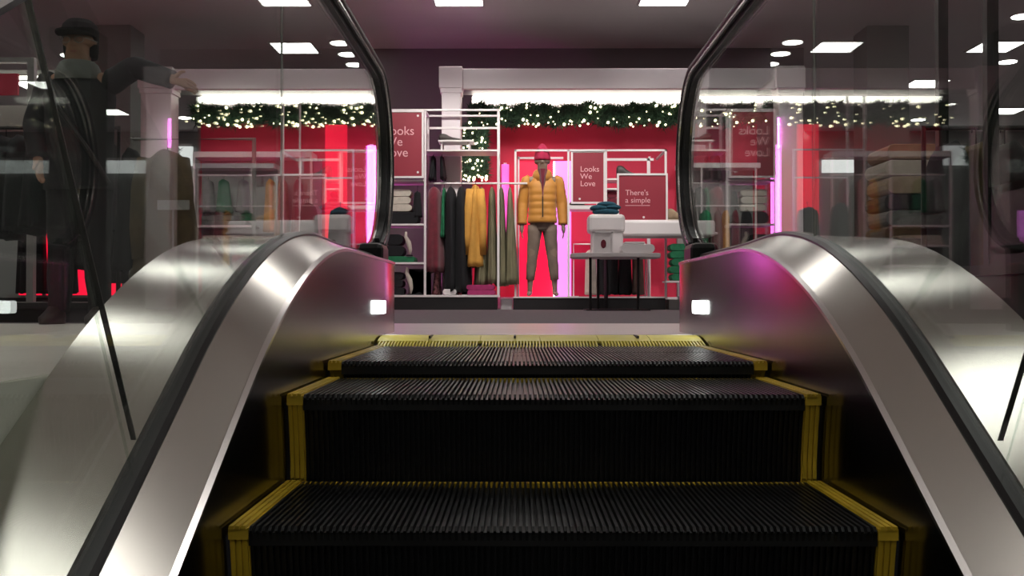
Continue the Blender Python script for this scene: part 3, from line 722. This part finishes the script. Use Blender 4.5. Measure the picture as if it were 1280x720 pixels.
folded('white flat box at the right of the white table', 'box', 1.08, 1.44, 10.85, 11.1, .633, .73, 'boxwhite', 1, name='card_box')
folded('white flat lid lying on the white box', 'box', 1.12, 1.34, 10.88, 11.08, .731, .755, 'boxwhite', 1, name='card_box')
t = thing('display_riser', 'white block on the white table carrying the teal knitwear', 'display block', (.96, 11.25, .632))
obj('block', B((.80, 1.14, 11.12, 11.38, .633, 1.06)), 'boxwhite', t, bevel=.02); obj('cloth_cover', B((.76, 1.16, 11.10, 11.40, .86, 1.065)), 'boxwhite', t, bevel=.04)
bm = bmesh.new(); 
for (x, z, r, s3) in ((.96, 1.10, .13, (1.15, .8, .32)), (.90, 1.14, .09, (1.3, .9, .45)), (1.02, 1.15, .09, (1.2, .9, .4)), (.97, 1.18, .09, (1.2, .8, .4))): ball(bm, (x, 11.25, z), r, 3, s3)
tag(obj('knit_pile', bm, 'teal', smooth=True), 'crumpled teal knitwear lying on the white block', 'knitwear')
t = thing('long_display_table', 'long white draped table behind the small table, reaching to the handrail', 'table', (1.5, 12.2, FZ))
obj('tabletop', B((.95, 2.25, 11.55, 11.95, .87, .90)), 'boxwhite', t, bevel=.01); obj('table_cover', B((1.12, 2.22, 11.53, 11.97, .85, 1.03)), 'boxwhite', t, bevel=.03)
for (x, y) in ((1.0, 11.6), (2.2, 11.6), (1.0, 11.8), (2.2, 11.8)): obj('leg', B((x-.012, x+.012, y-.012, y+.012, FZ, .87)), 'blackmetal', t)
obj('lower_shelf', B((1.66, 2.22, 11.57, 11.83, .33, .35)), 'whitemetal', t)
for i in range(5): folded(f'green folded sweater on the shelf under the long table, {["lowest", "second lowest", "middle", "second highest", "topmost"][i]} of its stack', 'folded clothes', 1.72, 1.96, 11.59, 11.82, .351+.085*i, .434+.085*i, 'greenc', 1, 'green sweaters under the long table', i)
for i in range(3): folded(f'crimson folded sweater on the shelf beside the green stack, {["lowest", "middle", "topmost"][i]} one', 'folded clothes', 1.99, 2.2, 11.59, 11.82, .351+.1*i, .45+.1*i, 'beanie', 1, 'crimson sweaters under the long table', 20+i)
shoe('brown shoe standing at the right end of the long white table', 1.83, 11.75, 1.031, .25, .15, 'tan')
folded('grey folded scarf on the left end of the long table', 'folded clothes', .60, .78, 12.05, 12.3, 1.251-.0, 1.30, 'greyc', 1)
for i, (x, m, w, lab) in enumerate([(.86, 'cream', .12, 'pale shirt hanging under the white table beside the black legs'), (1.0, 'blackc', .13, 'black trousers hanging behind the white table, left pair'), (1.13, 'navy', .13, 'dark trousers hanging behind the white table, middle pair'),
                       (1.27, 'blackc', .14, 'black trousers hanging behind the white table, right pair'), (1.42, 'taupe', .12, 'brown trousers hanging rightmost behind the white table')]):
    hang(lab, 'trousers', x, 12.25, .74, .20, w, w+.02, .2, m, 'trousers hanging behind the white table', seed=40+i)
t = thing('low_rail', 'low white rail behind the white table holding the dark trousers', 'clothes rail', (1.15, 12.25, .172)); bm = bmesh.new(); tube(bm, [(.66, 12.25, .172), (.66, 12.25, .80), (1.52, 12.25, .80), (1.52, 12.25, .172)], .009, 8); obj('rail', bm, 'whitemetal', t); obj('foot', B((.6, .72, 12.2, 12.3, .173, .18), (1.46, 1.58, 12.2, 12.3, .173, .18)), 'whitemetal', t)
o = obj('side_plinth', B((1.76, 2.6, 12.0, 12.7, FZ, .14)), 'greyframe', bevel=.005); tag(o, 'low grey plinth right of the black one', 'plinth')
# right end of the pavilion behind the right glass
t = thing('wall_shelf', 'grey shelf unit with clothes on the red wall behind the right glass', 'shelf unit', (2.6, 13.1, FZ), None)
obj('back_board', B((2.05, 3.02, 13.2, 13.28, FZ, 1.85)), 'greywall', t); obj('top_shelf', B((2.02, 3.05, 12.9, 13.2, 1.80, 1.86)), 'whitemetal', t); obj('post', B((2.3, 2.32, 12.9, 12.92, FZ, 1.8), (2.98, 3.0, 12.9, 12.92, FZ, 1.8)), 'whitemetal', t)
bm = bmesh.new(); tube(bm, [(2.06, 12.95, 1.32), (3.0, 12.95, 1.32)], .012, 8); obj('hanging_rail', bm, 'whitemetal', t)
for i, (x, m, w) in enumerate([(2.36, 'greenc', .22), (2.52, 'greyc', .12), (2.62, 'mustard', .12), (2.74, 'burgundy', .12), (2.88, 'blackc', .18)]):
    hang(f'{["green", "grey", "mustard", "burgundy", "black"][i]} garment hanging behind the right glass beside the pillar', 'garment', x, 12.95, 1.27, .55, w*.7, w, .25, m, 'garments behind the right glass', seed=60+i)

# ------------------------------------------------------------------ left shop front contents (through the left glass)
t = thing('wall_shelf', 'grey wall shelving with hanging clothes behind the left glass', 'shelf unit', (-3.3, 13.1, FZ))
obj('back_board', B((-4.1, -2.55, 13.2, 13.28, FZ, 1.95)), 'greywall', t); obj('top_shelf', B((-4.1, -2.6, 12.85, 13.2, 1.93, 2.0)), 'whitemetal', t)
for x in (-4.1, -3.35, -2.62): obj('post', B((x, x+.025, 12.85, 12.875, FZ, 1.93)), 'whitemetal', t)
for z in (.55, .8, 1.05): obj('shelf', B((-4.08, -3.35, 12.87, 13.2, z, z+.025)), 'whitemetal', t)
bm = bmesh.new(); tube(bm, [(-4.08, 13.0, 1.72), (-2.62, 13.0, 1.72)], .012, 8); obj('hanging_rail', bm, 'whitemetal', t)
for i in range(3): folded(f'grey green folded knit on the wall shelving behind the left glass, {["lowest", "middle", "highest"][i]} shelf', 'folded clothes', -4.0, -3.45, 12.9, 13.15, [.576, .826, 1.076][i], [.70, .95, 1.2][i], ['greyc', 'cream', 'greyc'][i], 2, seed=i)
for i, (x, m, l) in enumerate([(-3.95, 'greyc', 'grey'), (-3.75, 'greenc', 'green'), (-3.5, 'greyc', 'long grey'), (-3.15, 'mustard', 'mustard'), (-3.0, 'tan', 'tan'), (-2.8, 'burgundy', 'burgundy')]):
    hang(f'{l} garment hanging on the wall shelving behind the left glass', 'garment', x, 13.0, 1.67, [1.25, 1.25, 1.25, 1.0, .9, .8][i], .12, .2, .25, m, 'garments behind the left glass', seed=70+i)
t = thing('display_stand', 'white tubular frame with a glowing red strip left of the handrail', 'display frame', (-2.3, 12.4, FZ))
y = 12.4
obj('red_light_panel', B((PX(400, y), PX(428, y), y+.3, y+.33, .2, PZ(150, y))), 'redglow', t)
for u in (352, 373, 440): obj('post', B((PX(u, y), PX(u, y)+.02, y, y+.02, FZ, PZ(186 if u == 440 else 120, y))), 'whitemetal', t)
obj('cross_bar', B((PX(352, y), PX(440, y), y, y+.02, PZ(188, y), PZ(186, y))), 'whitemetal', t); obj('cross_bar', B((PX(373, y), PX(440, y), y, y+.02, PZ(223, y), PZ(221, y))), 'whitemetal', t)
o = obj('base', B((PX(345, y), PX(470, y), y-.1, y+.4, FZ, .15)), 'black', t)
hang('black puffy bag-like garment hanging in the tubular frame', 'garment', PX(425, 12.3), 12.3, 1.25, .6, .25, .3, .2, 'blackc', seed=81)
hang('dark garment hanging at the left of the tubular frame', 'garment', PX(385, 12.3), 12.3, 1.3, .4, .2, .25, .2, 'navy', seed=82)

# ------------------------------------------------------------------ near left displays
t = thing('low_plinth', 'wide black plinth on the pale floor behind the left glass', 'plinth', (-2.6, 5.7, FZ))
obj('deck_board', B((-3.6, -1.9, 5.3, 6.6, .09, .125)), 'black', t, bevel=.004); obj('base', B((-3.52, -1.98, 5.36, 6.55, FZ, .09)), 'blackmetal', t)
H = 1.50; px = PX(108, 5.15)
t = thing('person', 'person in dark cap, glasses and charcoal jacket reaching out one arm, behind the left glass', 'person', (px, 5.05, FZ))
pL = [(-.10, 0, .795), (-.15, .0, .66), (-.10, -.08, .53)]; pR = [(.10, 0, .795), (.185, -.01, .845), (.315, -.03, .80)]
human(t, H, 'skin', pL, pR, .06)
pants(t, H, 'navy', .04, .06, 1.15)
jacket(t, H, 'navy', pL, pR, .44, .002, 3, slim=1.12)
bm = bmesh.new(); loft(bm, [ell(0, .0, z*H, rx*H, rx*1.1*H, 20) for z, rx in ((.945, .056), (.965, .058), (.985, .053), (1.0, .038), (1.006, .015))]); extr(bm, [(.0+.06*H*math.cos(R(a)), (-.03-.085*abs(math.sin(R(a))))*H) for a in range(180, 361, 20)], .944*H, .950*H, 'z'); obj('cap', bm, 'blackc', t, smooth=False, loc=(0, 0, 0))
bm = bmesh.new(); loft(bm, [ell(0, .006*H, z*H, rx*H, rx*1.05*H, 16) for z, rx in ((.88, .052), (.91, .056), (.95, .056))]); 
hm = bm
for v in list(hm.verts):
    if v.co.y < -.012*H: v.co.y = -.012*H
obj('hair', hm, 'blackc', t, smooth=True, loc=(0, 0, 0))
bm = bmesh.new()
for s in (-1, 1):
    tube(bm, [(s*.022*H+.015*H*math.cos(R(a)), -.060*H, .925*H+.011*H*math.sin(R(a))) for a in range(0, 361, 30)], .0022, 6); tube(bm, [(s*.042*H, -.062*H, .93*H), (s*.058*H, .0, .93*H)], .002, 6)
obj('glasses', bm, 'greyframe', t, loc=(0, 0, 0))
M['lips'] = mat('lips', (.30, .10, .08), .5)
bm = bmesh.new(); ball(bm, (0, -.052*H, .889*H), .012*H, 2, (1.1, .5, .28)); obj('mouth', bm, 'lips', t, smooth=True, loc=(0, 0, 0))
bm = bmesh.new(); loft(bm, [ell(0, -.01*H, z*H, rx*H, rx*H, 18) for z, rx in ((.80, .075), (.83, .072), (.855, .06), (.862, .05))]); obj('scarf', bm, 'greyc', t, smooth=True, loc=(0, 0, 0))
bm = bmesh.new(); tube(bm, [(-.085*H, -.03*H, .80*H), (-.03*H, -.098*H, .70*H), (.07*H, -.098*H, .56*H), (.11*H, -.03*H, .46*H)], .012, 8); obj('bag_strap', bm, 'black', t, loc=(0, 0, 0))
for s in (-1, 1):
    bm = bmesh.new(); loft(bm, [ell(s*.074*H, cy*H, z*H, rx*H, ry*H, 16) for z, cy, rx, ry in ((.0, -.03, .028, .075), (.022, -.03, .030, .078), (.04, -.012, .027, .052), (.06, .006, .026, .032))]); obj('shoe', bm, 'shoe', t, smooth=True, loc=(0, 0, 0))

def rack(label, x0, x1, y, z, m='blackmetal', deep=.4, base=FZ):
    t = thing('clothes_rail', label, 'clothes rail', ((x0+x1)/2, y, base)); bm = bmesh.new()
    tube(bm, [(x0, y, base+.02), (x0, y, z), (x1, y, z), (x1, y, base+.02)], .014, 10); obj('rail', bm, m, t)
    obj('foot', B((x0-.02, x0+.02, y-deep/2, y+deep/2, base, base+.03)), m, t); obj('foot', B((x1-.02, x1+.02, y-deep/2, y+deep/2, base, base+.03)), m, t)
rack('black clothes rail full of dark coats at the left edge of the picture', -3.45, -2.35, 6.0, 1.15, base=.125)
for i in range(9): hang(f'black coat on the rail at the left edge, {ordn[i]} from the left end', 'coat', -3.36+.115*i, 6.0, 1.10, .50+.03*(i % 3), .09, .13, .4, ['blackc', 'navy', 'blackc'][i % 3], 'black coats on the left rail', seed=90+i)
rack('tall grey rail holding the brown coat behind the left glass', -2.12, -1.45, 5.6, 1.02, 'greyframe')
hang('brown olive coat on a hanger partly behind the left steel deck', 'coat', PX(208, 5.6), 5.6, .96, .26, .22, .40, .22, 'brown', sleeves=True, seed=110)
hang('slim black coat hanging between the person and the brown coat', 'coat', PX(163, 5.6), 5.6, .97, .30, .10, .15, .2, 'blackc', seed=111)
t = thing('price_holder', 'small pale bracket sign in front of the brown coat', 'sign holder', (PX(215, 5.4), 5.4, FZ)); obj('card', B((PX(196, 5.4), PX(236, 5.4), 5.39, 5.40, PZ(262, 5.4), PZ(250, 5.4))), 'greyframe', t); bm = bmesh.new(); tube(bm, [(PX(215, 5.4), 5.4, FZ), (PX(215, 5.4), 5.4, PZ(262, 5.4))], .006, 8); obj('pole', bm, 'greyframe', t); bm = bmesh.new(); tube(bm, [(PX(215, 5.4), 5.4, FZ), (PX(215, 5.4), 5.4, FZ+.01)], .07, 16); obj('base', bm, 'greyframe', t)
# glowing display behind them
t = thing('glowing_display', 'glowing red display panel in a grey frame low behind the dark clothes on the left', 'display panel', (PX(85, 9.8), 9.8, FZ)); d = 9.8
obj('plinth', B((PX(10, d), PX(200, d), d-.2, d+.3, FZ, .155)), 'black', t); obj('red_light_panel', B((PX(14, d), PX(150, d), d+.12, d+.15, .17, 1.3)), 'redglow', t); obj('pink_light_panel', B((PX(165, d), PX(190, d), d+.12, d+.15, .17, 1.0)), 'pinkglow', t)
obj('frame', B((PX(10, d), PX(200, d), d-.02, d, .155, .18), (PX(52, d), PX(56, d), d-.02, d, .18, .85), (PX(152, d), PX(157, d), d-.02, d, .18, .85), (PX(10, d), PX(157, d), d-.02, d, .83, .855)), 'greyframe', t)
for i, (u, zb) in enumerate([(38, .2), (75, .2), (105, .42), (143, .3)]): hang(f'dark garment hanging in front of the glowing red panel, {ordn[i]} from the left', 'garment', PX(u, 9.55), 9.55, 1.3, zb, .2, .27, .2, 'blackc', 'dark garments before the red panel', seed=120+i)
# far left shop with red sign
d = 9.0
t = thing('shop_stand', 'grey framed stand with a bright red sign at the far left edge', 'shop stand', (-4.85, d, FZ))
obj('frame', B((-5.3, -4.28, d, d+.06, PZ(76, d), PZ(70, d)), (-4.34, -4.28, d, d+.06, FZ, PZ(76, d)), (-5.3, -5.24, d, d+.06, FZ, PZ(76, d)), (-5.3, -4.28, d+.5, d+.56, PZ(76, d), PZ(70, d))), 'greyframe', t); obj('red_sign', B((-5.2, PX(18, d), d+.01, d+.04, PZ(117, d), PZ(90, d))), 'redwall', t); obj('light_strip', B((-5.2, PX(40, d), d+.3, d+.34, PZ(88, d), PZ(84, d))), 'led', t); obj('side_panel', B((-5.2, -4.4, d+.5, d+.53, PZ(150, d), PZ(117, d))), 'greywall', t)
garland('small green garland with lights beside the red sign at the far left edge', [(-4.62, -4.36, 1.86, 2.18)], 500, 14, 'pine garlands with warm lights')
# far walls: emissive bands standing in for the lit top of the wall
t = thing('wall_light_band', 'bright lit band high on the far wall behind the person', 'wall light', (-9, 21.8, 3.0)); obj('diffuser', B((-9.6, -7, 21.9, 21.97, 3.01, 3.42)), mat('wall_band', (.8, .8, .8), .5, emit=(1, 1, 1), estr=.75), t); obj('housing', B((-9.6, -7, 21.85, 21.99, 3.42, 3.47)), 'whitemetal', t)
t = thing('wall_light_band', 'bright lit band high on the far wall right of the pavilion', 'wall light', (8, 21.8, 2.9)); obj('diffuser', B((6.5, 10.5, 21.9, 21.97, 2.85, 3.12)), bpy.data.materials['wall_band'], t); obj('housing', B((6.5, 10.5, 21.85, 21.99, 3.12, 3.17)), 'whitemetal', t)
struct('wall_column', B((-5.6, -5.1, 13.4, 13.9, FZ, CH)), 'greywall')

# ------------------------------------------------------------------ right side behind the glass
struct('wall_column_right', B((4.6, 5.15, 13.5, 14.05, FZ, CH)), 'greywall')
t = thing('jeans_table', 'dark table stacked with tan folded clothes behind the right glass', 'table', (2.15, 5.4, FZ))
obj('tabletop', B((1.75, 2.6, 5.0, 5.9, .40, .44)), 'black', t, bevel=.004)
for (x, y) in ((1.8, 5.05), (2.5, 5.05), (1.8, 5.8), (2.5, 5.8)): obj('leg', B((x, x+.05, y, y+.05, FZ, .40)), 'blackmetal', t)
z = .441
for i, (h, m, l) in enumerate([(.07, 'brown', 'brown'), (.08, 'greyc', 'grey'), (.08, 'blackc', 'black'), (.09, 'tan', 'tan'), (.08, 'cream', 'cream'), (.08, 'tan', 'light tan')]):
    folded(f'{l} folded sweater, {["lowest", "second", "third", "fourth", "fifth", "topmost"][i]} in the stack on the dark table', 'folded clothes', 1.84+.01*(i % 2), 2.18-.01*(i % 3), 5.15, 5.45, z, z+h, m, 1, 'sweater stack behind the right glass', 130+i); z += h+.001
rack('black clothes rail with dark coats behind the right glass', 1.70, 2.75, 4.3, .86)
for i in range(8): hang(f'dark coat on the rail behind the right glass, {ordn[i]} from the left', 'coat', 1.80+.12*i, 4.3, .80, .2+.03*(i % 2), .09, .12, .36, ['blackc', 'brown', 'navy', 'taupe'][i % 4], 'dark coats on the right rail', seed=140+i)
for i, (u, dd) in enumerate([(1177, 4.6), (1238, 3.9)]):
    x = PX(u, dd); t = thing('black_post', f'tall black display post behind the right glass, {["left", "right"][i]} of the two', 'post', (x, dd, FZ), 'tall black posts')
    obj('pole', B((x-.022, x+.022, dd-.02, dd+.02, FZ+.02, CH-.02)), 'blackmetal', t); obj('base', B((x-.08, x+.08, dd-.08, dd+.08, FZ, FZ+.02)), 'blackmetal', t); obj('ceiling_plate', B((x-.05, x+.05, dd-.05, dd+.05, CH-.02, CH)), 'blackmetal', t)
t = thing('tiered_shelf', 'black shelf unit with pale boxes at the right edge of the picture', 'shelf unit', (2.2, 3.6, FZ))
for z in (.05, .3, .52): obj('shelf', B((1.72, 2.9, 3.3, 3.75, z, z+.03)), 'black', t)
for x in (1.72, 2.86): obj('side_panel', B((x, x+.04, 3.3, 3.75, FZ, .55)), 'black', t)
obj('back_panel', B((1.72, 2.9, 3.73, 3.75, FZ, .55)), 'black', t)
for i, x in enumerate((1.80, 2.02, 2.25, 2.5)): folded(f'small pale box on top of the black shelf unit, {ordn[i]} from the left', 'box', x, x+.13, 3.4, 3.6, .551, .59, 'greyframe', 1, 'pale boxes on the black shelf unit', name='card_box')
t = thing('low_cabinet', 'long black low cabinet beside the right steel deck', 'cabinet', (1.5, 2.6, FZ)); obj('body', B((1.15, 1.6, 1.4, 3.1, FZ, .20)), 'black', t, bevel=.006); obj('top_board', B((1.13, 1.62, 1.38, 3.12, .20, .225)), 'black', t)

# ------------------------------------------------------------------ world, camera, colour
w = bpy.data.worlds.new('world'); sc.world = w; w.use_nodes = True
w.node_tree.nodes['Background'].inputs[0].default_value = (.5, .48, .5, 1); w.node_tree.nodes['Background'].inputs[1].default_value = .02
cam = bpy.data.cameras.new('camera'); co = bpy.data.objects.new('camera', cam); COL.objects.link(co)
cam.lens = 36; cam.sensor_width = 36; cam.clip_start = .02; cam.clip_end = 100
co.location = (0, 0, CAMZ); co.rotation_euler = (R(90+.627), 0, R(.358))
sc.camera = co
sc.view_settings.view_transform = 'Standard'; sc.view_settings.look = 'None'; sc.view_settings.gamma = 1; sc.view_settings.use_curve_mapping = False
sc.view_settings.exposure = .3
sc.cycles.use_denoising = True
sc.cycles.max_bounces = 8; sc.cycles.diffuse_bounces = 4; sc.cycles.glossy_bounces = 5; sc.cycles.transparent_max_bounces = 24
sc.cycles.sample_clamp_indirect = 4
